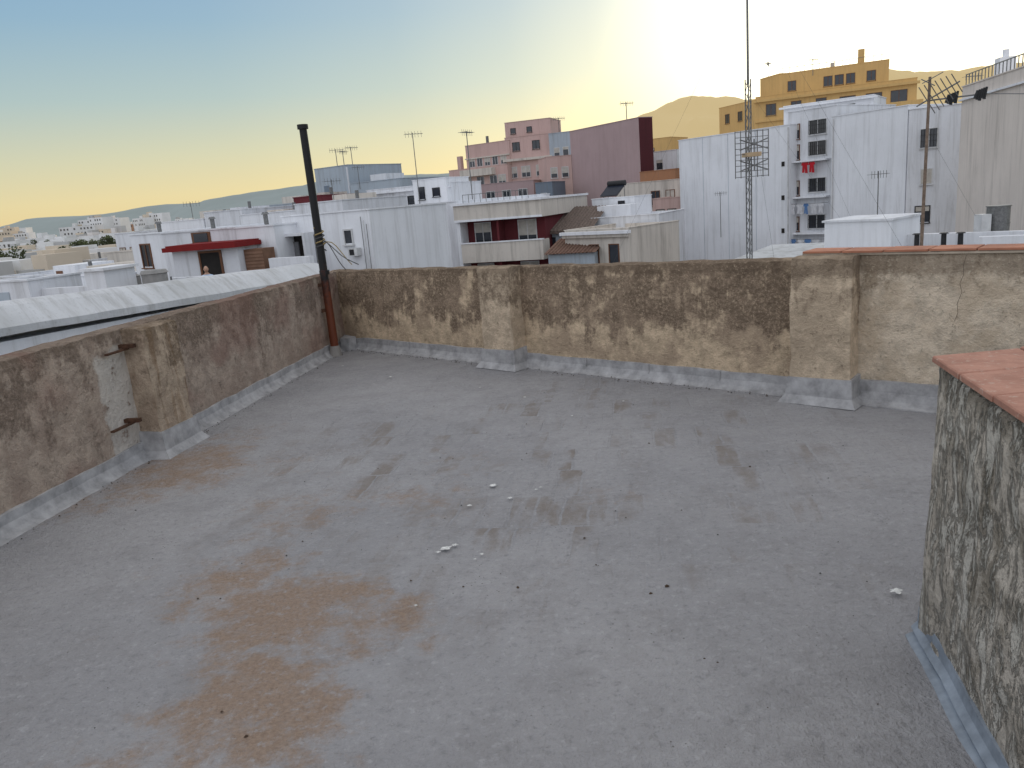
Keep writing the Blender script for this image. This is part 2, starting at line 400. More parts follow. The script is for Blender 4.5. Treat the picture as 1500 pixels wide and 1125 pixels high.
T=Thing('light_shaft_parapet')
A=Vector((1.445,2.52));d1=Vector((-.22,-.975)).normalized();d2=Vector((.9965,.03)).normalized()
rough_box(T['wall'],A,d1,d2,2.3,.27,-.02,lambda s:1.04,wmS,.025,.010,taper=-.02)
rough_box(T['wall'],A+d2*.27,d2,-Vector((0,1)),1.6,.27,-.02,lambda s:1.04,wmS,.05,.006)
rough_box(T['wall'],A+d2*1.87,d1,d2,2.3,.27,-.02,lambda s:1.04,wmS,.05,.006)
skirt(T['flashing'],A+d1*-.03,d1,-d2,2.3,membb,.10,.035)
skirt(T['flashing'],A,d2,Vector((0,1)),2.1,membb,.13,.05)
m,N,b,co=newmat('terracotta_foreground');terr2=m
a_=N.noise(co,9,5,.7);c=N.mix(N.smap(a_,.35,.65),(.43,.225,.165),(.33,.165,.12));c=N.mix(N.smap(N.noise(co,40,3,.7),.56,.68,0,.5),c,(.5,.4,.33));setb(N,b,c,.8,N.noise(co,60,3),.4,.006,spec=.2)
T['mortar'].poly([(*q,1.046) for q in(A,A+d1*2.3,A+d1*2.3+d2*.27,A+d2*.27)],[(0,1,2,3)],cm_)
def tile(P,o,ex,ey,l,wd,z,mat):
    t=.02;bv=.004;P_=[]
    for zz,i in((z,0.),(z+t-bv,0.),(z+t,bv)):
        for a,b_ in((i,i),(l-i,i),(l-i,wd-i),(i,wd-i)):
            v=o+ex*a+ey*b_;P_.append((v.x,v.y,zz))
    P.poly(P_,[(3,2,1,0),(8,9,10,11)]+[(i+k,(i+1)%4+k,(i+1)%4+4+k,i+4+k) for k in(0,4) for i in range(4)],mat)
o=A-d2*.02-d1*.015
for i in range(9):
    tile(T['cap_tiles'],o+d1*(i*.265)+d1*.005,d1,d2,.252,.30,1.05+random.uniform(-.002,.003),terr2)
for i in range(6):
    tile(T['cap_tiles'],o+d2*(.307+i*.265),d2,-Vector((0,1)),.252,.29,1.05+random.uniform(-.002,.003),terr2)
T['shaft_bottom'].poly([(1.3,0,-.5),(3.6,0,-.5),(3.6,2.4,-.5),(1.3,2.4,-.5)],[(0,1,2,3)],dark)
T.done()

# black pipe
m,N,b,co=newmat('pole_paint')
z=N.n('ShaderNodeSeparateXYZ',ins={0:co}).outputs[2]
n_=N.noise(co,14,6,.7)
f=N.smap(N.math('ADD',z,N.math('MULTIPLY',N.math('SUBTRACT',n_,.5),1.4)),1.1,.5)
c=N.mix(f,(.012,.012,.013),(.13,.035,.015));setb(N,b,c,.5,n_,.3,.004)
T=Thing('black_metal_pole')
px,py=-2.13,9.33
T['tube'].tube((px,py,.12),(px-.02,py,2.72),.05,.043,m,20)
T['collar'].tube((px-.02,py,2.67),(px-.02,py,2.72),.062,.062,m,20);T['collar'].tube((px,py,1.0),(px,py,1.05),.06,.06,m,20)
T['foot'].tube((px,py,0.0),(px,py,.13),.075,.06,flat('foot_mortar',(.3,.28,.26)),12)
T['clamp'].box(W0,px-.2,px,py-.02,py+.02,.55,.59,rust);T['clamp'].box(W0,px-.2,px,py-.02,py+.02,.86,.9,rust)
yl=flat('old_rope',(.35,.26,.12),.9)
for k in range(4):
    pts=[(px+.055*math.cos(t*.9+k),py+.055*math.sin(t*.9+k),1.28+.06*k+.012*t) for t in range(9)]
    T['wire_tie'].path(pts,.008,yl if k%2 else wires)
for k,(dx,dz) in enumerate(((.30,-.22),(.22,-.30),(.38,-.3))):
    pts=[(px+.04+dx*t/6,py-.05+.05*t/6,1.36+dz*(t/6)**1.6+.05*math.sin(t*.8+k)) for t in range(7)]
    T['wire_tie'].path(pts,.006,yl if k==0 else wires)
T.done()

def splat(P,x,y,rr,mat,z=.018,n=16):
    pts=[];rd=random.Random(int(x*97+y*31))
    for i in range(n):
        t=2*math.pi*i/n;q=rr*(.35+.8*rd.random());pts.append((x+q*math.cos(t),y+q*math.sin(t)*.8,z-.004))
    P.poly(pts+[(x,y,z)],[(i,(i+1)%n,n) for i in range(n)],mat)
P=Part();dw=flat('dropping_white',(.68,.68,.66),.8,.4,60)
for (x,y,rr) in [(-.40,3.60,.032),(-.36,3.63,.020),(-.44,3.56,.016),(-.165,4.43,.028),(-.065,4.2,.024),(-.30,4.14,.018),(.09,4.3,.013),(.12,4.33,.009),(1.5,2.84,.03),(-.5,3.05,.009),(-.22,3.5,.013),(-1.25,7.8,.02),(.9,6.1,.012),(-.25,3.45,.009),(-1.9,8.6,.018),(.1,6.5,.014),(-.3,7.0,.012),(.45,5.8,.012)]:
    splat(P,x,y,rr,dw)
P.obj('bird_droppings')
P=Part();lf1=flat('dry_leaf',(.07,.045,.03),.9);lf2=flat('grit',(.03,.027,.025),.9)
def crumb(P,x,y,s,mat,z0=.004):
    base=[(x+s*math.cos(t)*random.uniform(.4,1.1),y+s*math.sin(t)*random.uniform(.4,1.1),z0) for t in(0,1.3,2.6,3.9,5.1)]
    P.poly(base+[(x,y,z0+s*.7)],[(i,(i+1)%5,5) for i in range(5)],mat)
for i in range(190):
    x=random.uniform(-2.5,2.6);y=random.uniform(1.6,8.0)
    if x>(9.95-y)*1.084-2.5: continue
    if x>1.25 and y<2.6: continue
    crumb(P,x,y,random.choice((.003,.004,.004,.005,.007)),random.choice((lf1,lf2)))
for (x,y,s) in [(-.05,3.15,.012),(.6,3.05,.013),(.52,3.0,.010),(.62,2.5,.007),(.66,2.47,.007),(-1.0,2.28,.010),(-.3,3.2,.008),(-1.55,3.3,.008),(.75,2.2,.008),(.45,2.05,.007),(-.55,3.3,.008),(.3,3.6,.009),(1.4,4.4,.012),(.9,5.0,.010)]:
    crumb(P,x,y,s,lf1)
for i in range(190):
    s=random.uniform(.3,6);q=C+dB*s+nB*random.uniform(.09,.2);crumb(P,q.x,q.y,random.uniform(.003,.011),random.choice((lf1,lf2)))
    s=random.uniform(.3,8);q=C+dL*s+nL*random.uniform(.09,.17);crumb(P,q.x,q.y,random.uniform(.003,.010),random.choice((lf1,lf2)))
P.obj('leaf_litter')

# ------------------------------------------------------------------ ground, hills
gm=flat('city_ground',(.16,.14,.12),.95,.3,.05)
P=Part();P.poly([(-9000,-500,GZ),(9000,-500,GZ),(9000,15000,GZ),(-9000,15000,GZ)],[(0,1,2,3)],gm);P.obj('ground')
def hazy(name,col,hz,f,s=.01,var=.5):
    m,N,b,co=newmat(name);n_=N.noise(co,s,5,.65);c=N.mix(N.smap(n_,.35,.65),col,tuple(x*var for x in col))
    setb(N,b,c,.95);b.inputs['Emission Color'].default_value=(*hz,1);b.inputs['Emission Strength'].default_value=f;return m  # emission imitates aerial haze; these surfaces give no light of their own
def ridge(name,pts,mat,depth,z0=GZ-5,rough_=.04,seed=0):
    P=Part();n=160;rows=14
    xs=[q[0] for q in pts]
    def hgt(x):
        for a,b_ in zip(pts,pts[1:]):
            if a[0]<=x<=b_[0]:
                t=(x-a[0])/(b_[0]-a[0]);t=t*t*(3-2*t)*.5+t*.5;return a[1]+(b_[1]-a[1])*t,a[2]+(b_[2]-a[2])*t
        return pts[-1][1:]
    V=[]
    for j in range(rows+1):
        v=j/rows
        for i in range(n+1):
            x=xs[0]+(xs[-1]-xs[0])*i/n;y,zt=hgt(x)
            nz=noise.fractal(Vector((x/depth*3,v*2.5,seed)),1,2,6)
            zz=z0+(zt-z0)*math.sin(v*math.pi/2)**1.3*(1+ (1-v)*.5*nz)+zt*rough_*noise.fractal(Vector((x/depth*9,v*3,seed+3)),1,2,5)*v
            V.append((x,y-depth*(1-v),zz))
    for i in range(n+1): 
        a=V[rows*(n+1)+i];V.append((a[0],a[1]+depth,z0))
    P.poly(V,[(j*(n+1)+i,j*(n+1)+i+1,(j+1)*(n+1)+i+1,(j+1)*(n+1)+i) for j in range(rows+1) for i in range(n)],mat);P.obj(name,smooth=True)
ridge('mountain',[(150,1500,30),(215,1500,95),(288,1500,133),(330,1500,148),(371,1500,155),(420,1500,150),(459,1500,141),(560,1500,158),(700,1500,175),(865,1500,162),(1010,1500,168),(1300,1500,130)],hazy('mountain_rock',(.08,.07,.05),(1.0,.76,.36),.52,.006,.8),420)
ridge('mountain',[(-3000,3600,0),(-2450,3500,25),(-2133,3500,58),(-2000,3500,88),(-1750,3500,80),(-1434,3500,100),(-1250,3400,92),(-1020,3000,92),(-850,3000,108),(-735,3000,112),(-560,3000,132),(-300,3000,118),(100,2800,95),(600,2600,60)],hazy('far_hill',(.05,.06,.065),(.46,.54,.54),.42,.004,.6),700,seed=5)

# ------------------------------------------------------------------ distant city
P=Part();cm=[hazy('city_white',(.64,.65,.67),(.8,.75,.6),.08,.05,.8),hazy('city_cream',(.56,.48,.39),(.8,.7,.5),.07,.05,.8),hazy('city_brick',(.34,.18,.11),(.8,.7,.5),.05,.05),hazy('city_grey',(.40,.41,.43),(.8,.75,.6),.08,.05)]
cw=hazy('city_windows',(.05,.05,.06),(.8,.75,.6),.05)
for i in range(1250):
    Y=68*(14**random.random())
    az=random.uniform(-.82,-.42) if i<700 else random.uniform(-.5,-.08) if i<1080 else random.uniform(-.1,.6)
    X=az*Y
    if Y<120 and az>-.44: continue
    hgt=random.uniform(7,12.6) if Y<300 else random.uniform(8,16)
    if Y>550 and random.random()<.2: hgt=random.uniform(18,28)
    wd=random.uniform(6,15)*(1+Y/900);dp=random.uniform(6,12);a=random.uniform(-.7,.1)
    if hgt>17:wd=random.uniform(12,26)
    fr=Fr((X,Y),(X+math.cos(a),Y+math.sin(a)));mt=random.choices(cm,(8,2.2,1.2,2))[0]
    P.box(fr,0,wd,0,dp,GZ,GZ+hgt,mt)
    P.box(fr,.3,wd-.3,.3,dp-.3,GZ+hgt,GZ+hgt+.03,cm[2] if random.random()<.25 else cm[3])
    for _ in range(2):
        x_=random.uniform(0,wd*.6);y_=random.uniform(0,dp*.5);P.box(fr,x_+.01,x_+random.uniform(1.5,4),y_+.01,y_+3,GZ+hgt+.031,GZ+hgt+random.uniform(.8,2.4),random.choice((cm[0],cm[0],cm[1],cm[3])))
    fl=int(hgt/3);nw=int(wd/2.4)
    for k in range(max(0,fl-4),fl):
        for j in range(nw):
            if random.random()<.8:
                x_=.8+j*2.4;z_=GZ+hgt-1.7-(fl-1-k)*3;P.box(fr,x_,x_+1.1,-.04,.02,z_-.7,z_+.6,cw)
P.obj('distant_city')
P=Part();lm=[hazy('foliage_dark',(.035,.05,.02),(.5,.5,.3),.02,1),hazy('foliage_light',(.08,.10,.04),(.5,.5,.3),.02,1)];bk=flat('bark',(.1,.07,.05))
for (x,y,s) in [(-69,134,3.6),(-65,130,3.2),(-60,132,2.8),(-73,138,3.0),(-78,150,2.8),(-150,260,4),(-70,110,2.0)]:
    P.tube((x,y,GZ),(x+.5,y,-3),.4,.2,bk)
    for k in range(5):
        t=random.uniform(0,6.3);P.tube((x+.3,y,-5),(x+s*.6*math.cos(t),y+s*.5*math.sin(t),-1.2),.18,.05,bk,5)
    cl=[Vector((x+random.gauss(0,s*.5),y+random.gauss(0,s*.5),-1.4+random.gauss(0,s*.28))) for _ in range(15)]
    for c_ in cl:
        rr=random.uniform(.7,1.4)
        for _ in range(110):
            v=Vector((random.gauss(0,1),random.gauss(0,1),random.gauss(0,1))).normalized()*rr*random.uniform(.6,1.05)+c_
            u=Vector((random.gauss(0,1),random.gauss(0,1),random.gauss(0,1))).normalized()*.18;w_=u.orthogonal().normalized()*.13
            P.poly([tuple(v-u),tuple(v+w_),tuple(v+u),tuple(v-w_)],[(0,1,2,3)],lm[0] if v.z<c_.z+.3 else lm[1])
P.obj('distant_trees')

# ------------------------------------------------------------------ neighbouring long white wall + terrace
T=Thing('white_neighbour_building')
fr=Fr((-10.6,9.8),(-4.3,19.9))
L=fr.L
m,N,b,co=newmat('grey_ledge');wsh=m
# frame-aligned coordinates: streaks run down the slope of the ledge
al=N.scale(co,(1,1,1),(0,0,-math.atan2(10.1,6.3)))
st=N.noise(N.scale(al,(3.2,.5,.5)),1.6,5,.7,.25);n2=N.noise(co,.5,3,.5);n3=N.noise(co,16,4,.7)
c=N.mix(N.smap(n2,.35,.65),(.58,.59,.61),(.48,.49,.50));c=N.mix(N.smap(st,.42,.72,0,.55),c,(.30,.295,.28));c=N.mix(N.smap(n3,.55,.7,0,.3),c,(.25,.24,.225));setb(N,b,c,.9,n3,.4,.02,spec=.1)
q=T['parapet'];nseg=60
prof=[(0,.35,.18),(.18,.53,.30),(.40,.74,.44),(.55,.82,.50),(.8,.82,.50),(.8,-.3,-.3)]
V=[];Fc=[]
for i in range(nseg+1):
    t=i/nseg;x=-3+(L+3)*t
    for j,(y,za,zb) in enumerate([(0,.22,.05)]+prof):
        V.append(fr.w(x,y+.015*noise.noise(Vector((x*2,j,0))),za+(zb-za)*t+.02*noise.noise(Vector((x*1.2,j*.5,3)))))
for i in range(nseg):
    for j in range(6): a0=i*7+j;Fc.append((a0,a0+7,a0+8,a0+1))
q.poly(V,Fc,wsh);q.poly(V[-7:],[(0,1,2,3,4,5,6)],wsh)
q.box(fr,-3,L-.01,.12,.78,GZ,.03,white)
for x_ in(2.5,3.35,6.3,8.6): window(T,fr,x_,-.55,.6,.8,y=.12)
q.box(fr,-3,L,-.25,.11,-1.6,-1.5,white)
T['deck'].box(fr,-3,L,.81,16,GZ,-1.5,roofg)
T.done()

T=Thing('rooftop_shed')
fr=Fr((-16.8,25.4),(-11.9,23.6))
block(T,fr,0,1.9,0,2.0,-1.5,.42,white,.3);block(T,fr,4.3,5.1,0,1.2,-1.5,.60,white2,0);T['walls'].box(fr,4.2,5.2,-.1,1.3,.60,.68,white2)
T['walls'].box(fr,1.9,4.3,.4,.6,-1.5,.12,white)
T['walls'].box(fr,5.2,9.5,2.5,2.7,-1.5,.06,white)
T['door'].box(fr,.4,1.0,-.03,.0,-1.5,.1,greyp)
T.done()
fib=flat('fibre_cement',(.3,.29,.28),.9)
T=Thing('water_tank')
T['body'].tube((-10.9,24.5,-1.5),(-10.9,24.5,.35),.38,.38,fib,18);T['body'].tube((-10.9,24.5,.35),(-10.9,24.5,.45),.42,.36,fib,18)
T['pipe'].tube((-10.4,24.5,-1.5),(-10.4,24.5,.2),.03,.03,gal)
T.done()
T=Thing('water_tank')
T['body'].tube((-11.9,25.0,-1.5),(-11.9,25.0,.28),.3,.3,fib,18);T['lid'].tube((-11.9,25,.28),(-11.9,25,.34),.33,.2,fib,18)
T.done()

T=Thing('white_rooftop_house')
fr=Fr((-16.8,36),(-14.5,34));block(T,fr,0,fr.L,0,5,GZ,1.48,white2,.25)
window(T,fr,1.35,.55,.85,.95,brown)
fr=Fr((-14.5,34),(-10.64,32));block(T,fr,0,fr.L,0,5,GZ,1.45,white,.25)
T['windows'].box(fr,1.8,2.9,-.03,.05,.95,1.4,brown);T['windows'].box(fr,1.95,2.75,-.05,-.031,1.0,1.35,glass)
fr=Fr((-10.64,32),(-8.9,31.3));block(T,fr,0,fr.L,0,4,GZ,1.43,white2,.2)
fr=Fr((-12.9,30.9),(-10.1,30.2))
block(T,fr,0,fr.L,0,2.6,-1.5,.76,white,0)
T['canopy'].box(fr,-.1,fr.L+.2,-.45,2.7,.76,.93,redtrim);T['canopy'].box(fr,.0,fr.L+.1,-.35,2.6,.93,.99,redtrim)
T['door'].box(fr,1.25,2.1,-.03,.1,-1.5,.62,dark);T['door'].box(fr,1.17,1.25,-.06,.1,-1.5,.7,brown);T['door'].box(fr,2.1,2.18,-.06,.1,-1.5,.7,brown);T['door'].box(fr,1.25,2.1,-.06,.1,.62,.7,brown)
fr=Fr((-10.0,30.6),(-9.0,30.3))
T['shutter_box'].box(fr,0,.85,0,.8,-1.5,.62,flat('shutter_brown',(.2,.11,.07),.8));
for k in range(9):T['shutter_box'].box(fr,0.02,.83,-.02,.0,-.6+k*.13,-.52+k*.13,flat('shutter_brown2',(.26,.15,.10),.8))
fr=Fr((-9.0,30.3),(-7.2,29.4));block(T,fr,0,fr.L,0,.25,-1.5,.22,white2,0)
for x_,y_ in((-15.4,36),(-12.6,35),(-9.8,33.5)):
    T['vents'].tube((x_,y_,1.2),(x_,y_,1.9),.1,.1,gal);T['vents'].tube((x_,y_,1.9),(x_,y_,2.0),.17,.12,gal)
T.done()
T=Thing('white_terrace_house')
fr=Fr((-8.98,33),(-5.03,31));block(T,fr,0,fr.L,0,6,GZ,1.73,white2,.3)
f2=Fr((-8.75,32.6),(-7.55,32.0))
T['porch'].box(f2,0,.1,-.6,0,-1.5,.95,white);T['porch'].box(f2,1.25,1.35,-.6,0,-1.5,.95,white);T['porch'].box(f2,0,1.35,-.6,.3,.95,1.05,white)
T['porch'].box(f2,.1,1.25,-.05,.05,-1.5,.95,dark)
T['porch'].box(f2,.1,.6,-.12,-.06,-1.5,.7,flat('grey_door',(.2,.2,.21)))
window(T,fr,3.3,.75,.35,.5)
for k in range(3): T['pipes'].path([fr.w(4.05+.12*k,-.08,1.5-.15*k),fr.w(4.05+.12*k,-.08,-1.5)],.015,alu if k%2 else gal)
T['ac_unit'].box(fr,3.4,3.85,-.3,-.02,.0,.3,alu);T['ac_unit'].box(fr,3.48,3.7,-.315,-.301,.04,.26,darkm)
T.done()
specs=[(-33,68,-26,63,1.5,white),(-26.3,61,-21.5,58,2.08,white2),(-21.4,58,-18,56,2.5,white),(-18,55.5,-13.2,52,2.1,white2),(-13.1,51.5,-9.5,49,2.45,white),(-24,75,-17,72,2.9,greyp),(-14.5,57,-12.3,56,3.0,maroon),(-40,90,-30,86,.6,white),(-34,52,-27,48,-.6,white),(-27,46,-21,43,-.9,white2),(-30,60,-24,57,.2,cream),(-44,60,-36,56,-2.2,white),(-23,40,-18,37.5,-.3,white2),(-46,75,-37,71,-.6,white2),(-27,34,-21,31,-1.2,white),(-36,46,-30,43,-3,cream)]
for (x0,y0,x1,y1,zt,mt) in specs:
    T=Thing('white_rooftop_building' if mt in(white,white2) else 'low_townhouse');fr=Fr((x0,y0),(x1,y1));block(T,fr,0,fr.L,0,6,GZ,zt,mt,.5)
    k=.9
    while k<fr.L-.8:
        window(T,fr,k,zt-1.7,.8,1.0,random.choice((alu,brown)),random.choice((0,0,.5)));k+=random.uniform(1.6,3)
    x_=random.uniform(0,fr.L*.5);block(T,fr,x_,x_+fr.L*.3,2.2,5,zt-.5,zt+random.uniform(.2,.8),random.choice((white,white2,cream)),0,'stair_room')
    T['vents'].tube(fr.w(x_+fr.L*.45,2.5,zt-.5),fr.w(x_+fr.L*.45,2.5,zt+.6),.12,.12,gal)
    T['door'].box(fr,x_+.3,x_+1.0,2.16,2.2,zt-.5,zt+.1,brown)
    T.done()

T=Thing('grey_apartment_block')
fr=Fr((-19,85),(-14.9,82));block(T,fr,0,fr.L,0,8,GZ,6.4,greyp,.5)
T['walls'].box(fr,fr.L-.15,fr.L-.0,-.12,0,GZ,6.2,white)
T['windows'].box(fr,1.2,2.0,-.05,.02,-3,4.6,slate)
fr=Fr((-14.5,80),(-9.1,76.7));block(T,fr,0,fr.L,0,8,GZ,4.45,greyp,.6)
for x_ in(1.2,3.0,4.8): window(T,fr,x_,2.6,1,1.2,shut=.4)
block(T,fr,1.0,3.0,2,5,4,5.2,white,0,'stair_room')
T.done()

T=Thing('white_party_wall_building')
fr=Fr((-10.6,63),(-2.9,57));block(T,fr,0,fr.L,0,12,GZ,1.82,white2,.4)
for x_,z_ in((4.3,.1),(7.5,.4),(4.1,-1.6)): T['vents'].box(fr,x_,x_+.2,-.04,.02,z_,z_+.3,dark)
fr=Fr((-11.0,68),(-3.6,64))
block(T,fr,0,fr.L,0,5,1.0,3.35,white,.3,'penthouse')
T['eaves'].box(fr,-.15,fr.L+.15,-.35,0,3.0,3.12,white2)
for x_ in(.9,3.6,4.5): window(T,fr,x_,2.1,.6,.9,darkm)
T['windows'].box(fr,5.7,6.5,-.04,.02,1.2,2.7,dark);T['windows'].box(fr,2.0,2.8,-.04,.02,1.2,2.5,dark)
block(T,fr,5.2,8.4,-.6,3,1.0,3.75,white2,.3,'stair_room')
window(T,fr,6.0,2.7,.5,.9,darkm,y=-.6);window(T,fr,7.4,2.7,.6,.6,darkm,y=-.6)
for k in range(6): T['washing'].poly([fr.w(1+k*.5,-2,2.0),fr.w(1.35+k*.5,-2,2.0),fr.w(1.35+k*.5,-2,1.5),fr.w(1+k*.5,-2.05,1.5)],[(0,1,2,3)],random.choice((white2,greyp,cream)))
T.done()

T=Thing('maroon_balcony_building')
fr=Fr((-3.0,56.4),(2.75,54.0));L=fr.L
T['walls'].box(fr,0,L,1.3,11,GZ,.55,maroon)
T['walls'].box(fr,-.02,.25,0,1.29,GZ,.30,white2)
T['roof_slab'].box(fr,-.1,L+.3,-.12,11.2,.35,1.5,cream);T['roof_slab'].box(fr,-.2,L+.4,-.3,11.3,1.5,1.65,white2);T['roof_slab'].box(fr,-.12,L+.32,-.16,-.12,.35,.5,white2)
for k in range(4):
    bz=-2.55-k*2.95
    T['balcony'].box(fr,0.26,L+.25,-.12,.03,bz,bz+1.35,cream);T['balcony'].box(fr,.26,L+.3,-.18,.1,bz+1.35,bz+1.43,white2)
    T['balcony'].box(fr,0.26,L+.25,.03,1.29,bz-.02,bz+.16,cream);T['balcony'].box(fr,L+.12,L+.25,.04,1.29,bz+.16,bz+1.35,cream)
    zz=bz+1.75
    window(T,fr,1.45,zz,1.2,1.9,alu,.35,y=1.3);window(T,fr,4.9,zz,1.3,1.9,alu,.55,y=1.3)
    T['partition'].box(fr,3.0,3.15,.2,1.29,bz+.2,bz+2.9,maroon)
for x_ in range(12): T['railing'].box(fr,.6+x_*.45,.63+x_*.45,.1,.13,1.65,2.2,gal)
T['railing'].box(fr,.6,5.6,.1,.13,2.2,2.24,gal)
T.done()

def winrow(T,fr,xs,z,w_,h_,fm=alu,sh=None,y=0):
    for x_ in xs: window(T,fr,x_,z,w_,h_,fm,random.choice((0,.3,.6)) if sh is None else sh,y=y)
T=Thing('pink_apartment_building')
fr=Fr((-6.2,110),(1.75,104));L=fr.L
block(T,fr,0,L,0,10,GZ,6.1,pink,.6)
block(T,fr,2.6,L,.8,10,5.5,9.1,pink,.5,'upper_walls')
T['eaves'].box(fr,2.5,L,.6,.79,7.3,7.45,cream)
winrow(T,fr,(3.6,4.9,6.2,7.5,8.9),6.8,.8,1.0,y=.8)
for z_ in(4.2,1.0,-2.2,-5.4): winrow(T,fr,(1.2,3.2,5.4,7.6,9),z_,1.1,1.3)
T['balcony'].box(fr,2.6,8,-.9,0,5.0,5.9,cream)
T['balcony'].box(fr,2.6,7,-.9,0,1.9,2.7,cream)
T['chimney'].box(fr,.8,1.4,1,1.6,6,7.9,pink);T['chimney'].tube(fr.w(4.8,3,9),fr.w(4.8,3,10.2),.2,.2,gal)
fr=Fr((1.7,105),(7.5,103));L=fr.L
block(T,fr,0,L,0,8,GZ,9.4,pink,.3);block(T,fr,0,L,.5,6,9.1,11.3,pink,.4,'roof_tower')
winrow(T,fr,(1.5,4.2),8.2,.9,1,darkm,0);winrow(T,fr,(.8,2.6,4.6),5,1.1,1.3);winrow(T,fr,(.8,2.6,4.6),1.9,1.1,1.3);winrow(T,fr,(1.1,3.3),10.2,.6,.6,darkm,0,y=.5)
T['eaves'].box(fr,-.3,L+.2,-.5,0,6.4,6.7,cream);T['eaves'].box(fr,2.0,L+.2,-.9,0,3.2,3.5,mauve)
fr=Fr((7.3,102.7),(10,101.4));block(T,fr,0,fr.L,0,6,GZ,9.3,greyp,.4);winrow(T,fr,(1,2.2),7,.7,1)
fr=Fr((4.3,86),(6.1,85.4));block(T,fr,0,fr.L,0,6,GZ,3.1,slate,.3);window(T,fr,.9,1.5,.6,.9)
fr=Fr((-3.5,96),(4.5,93.5));block(T,fr,0,fr.L,0,5,GZ,3.6,mauve,.4);winrow(T,fr,(1,3,5,7),2.1,1.0,1.2)
T.done()
T=Thing('mauve_party_wall_building')
fr=Fr((9.0,92.4),(15.0,81.6));block(T,fr,0,fr.L,0,1.75,GZ,8.6,mauve,.3)
T['gable'].box(fr,fr.L+.005,fr.L+.03,-.02,1.74,GZ,8.66,maroond)
fr=Fr((6.1,92),(9.0,92.3));block(T,fr,0,fr.L,0,6,GZ,6.0,pink,.4);winrow(T,fr,(.8,2.1),4.2,.7,1.1)
T.done()

T=Thing('white_house_with_solar_heater')
fr=Fr((7.5,62.4),(10.5,60.2));block(T,fr,0,fr.L,0,3,-1,1.1,white2,.2,'roof_room')
T['windows'].box(fr,.6,1.1,-.03,.02,-.3,.5,dark);window(T,fr,2.6,.4,.45,.8,darkm)
fr=Fr((6.75,57.6),(11.3,55.2));block(T,fr,0,fr.L,0,7,GZ,-.2,white,.4)
window(T,fr,3.6,-1.6,.9,.9,darkm);window(T,fr,1.4,-1.8,.7,1.0,brown)
block(T,fr,0,fr.L*.5,1.5,4,-.6,.6,white2,0,'roof_room')
T.done()
T=Thing('solar_water_heater')
fr=Fr((8.1,62.8),(10,61.6))
T['panel'].poly([fr.w(.1,0,1.3),fr.w(1.6,0,1.3),fr.w(1.9,1.0,2.1),fr.w(.4,1.0,2.1)],[(0,1,2,3)],flat('solar_glass',(.02,.025,.04),.3,spec=.2));
T['panel'].poly([fr.w(.1,.02,1.24),fr.w(1.6,.02,1.24),fr.w(1.9,1.04,2.06),fr.w(.4,1.04,2.06)],[(3,2,1,0)],gal)
T['tank'].tube(fr.w(.4,1.05,2.2),fr.w(1.9,1.05,2.2),.22,.22,darkm,12)
for x_ in(.4,1.8):T['legs'].tube(fr.w(x_,1.0,1.0),fr.w(x_,1.0,2.1),.03,.03,gal);T['legs'].tube(fr.w(x_,.1,1.0),fr.w(x_,.1,1.32),.03,.03,gal)
T.done()
T=Thing('cornice_townhouse')
fr=Fr((4.4,52.8),(8.1,49.2));block(T,fr,0,fr.L,0,6,GZ,-.7,cream,.4)
T['cornice'].box(fr,-.2,fr.L+.2,-.35,0,-1.0,-.8,white2);T['cornice'].box(fr,-.1,fr.L+.1,-.2,0,-1.2,-1.0,cream)
winrow(T,fr,(.9,2.4,4.0),-2.3,.7,1.2,brown,0);winrow(T,fr,(.9,2.4,4.0),-5.3,.7,1.6,brown,0)
T.done()
T=Thing('tiled_roof_house')
fr=Fr((2.9,56.8),(6.4,55.4));T['walls'].box(fr,0,fr.L,0,6,GZ,-.9,greyp)
tg=flat('old_roof_tile',(.16,.12,.10),.9,.5,6)
T['roof'].poly([fr.w(-.2,-.4,-.75),fr.w(fr.L+.2,-.4,-.9),fr.w(fr.L+.2,5,.6),fr.w(-.2,5,.75),fr.w(-.2,-.4,-.95),fr.w(fr.L+.2,-.4,-1.1)],[(0,1,2,3),(4,5,1,0)],tg)
for k in range(16): T['roof'].tube(fr.w(k*.25,-.42,-.76-.01*k),fr.w(k*.25,5,.74-.01*k),.07,.07,tg,6)
winrow(T,fr,(.8,2.2),-1.9,.7,1.2,darkm,0)
fr=Fr((3.1,51.5),(6.0,50.2));T['lean_to'].box(fr,0,fr.L,0,3.0,GZ,-2.1,greyp)
ot=flat('old_terracotta',(.2,.12,.09),.9,.5,6)
T['lean_to'].poly([fr.w(-.2,-.3,-2.05),fr.w(fr.L+.2,-.3,-2.05),fr.w(fr.L+.2,3,-1.25),fr.w(-.2,3,-1.25)],[(0,1,2,3)],ot)
for k in range(13): T['lean_to'].tube(fr.w(k*.25,-.32,-2.04),fr.w(k*.25,3,-1.25),.06,.06,ot,6)
T.done()
T=Thing('mid_street_building')
fr=Fr((12.0,79),(17.5,75.5));block(T,fr,0,fr.L,0,6,GZ,2.2,cream,.4);winrow(T,fr,(4.1,5.6),.6,.8,1.3,brown);winrow(T,fr,(4.1,5.6),-2.4,.8,1.3,brown)
T.done()
T=Thing('orange_townhouse')
fr=Fr((18.5,112),(24,108));block(T,fr,0,fr.L,0,6,GZ,8.0,must,.4);winrow(T,fr,(1,2.5,4),6.3,.8,1.0,brown)
fr=Fr((14.6,80),(17.5,77));block(T,fr,0,fr.L,0,6,GZ,3.2,plaster('orange_plaster',(.36,.18,.10),.3),.4);winrow(T,fr,(.9,2.4),1.5,.8,1.3,brown,0);winrow(T,fr,(.9,2.4),-1.3,.8,1.3,brown,0)
T.done()
T=Thing('low_townhouse')
fr=Fr((15.6,90),(20,87));block(T,fr,0,fr.L,0,6,GZ,5.4,white,.4);winrow(T,fr,(.7,2,3.3),4.0,.7,1.0)
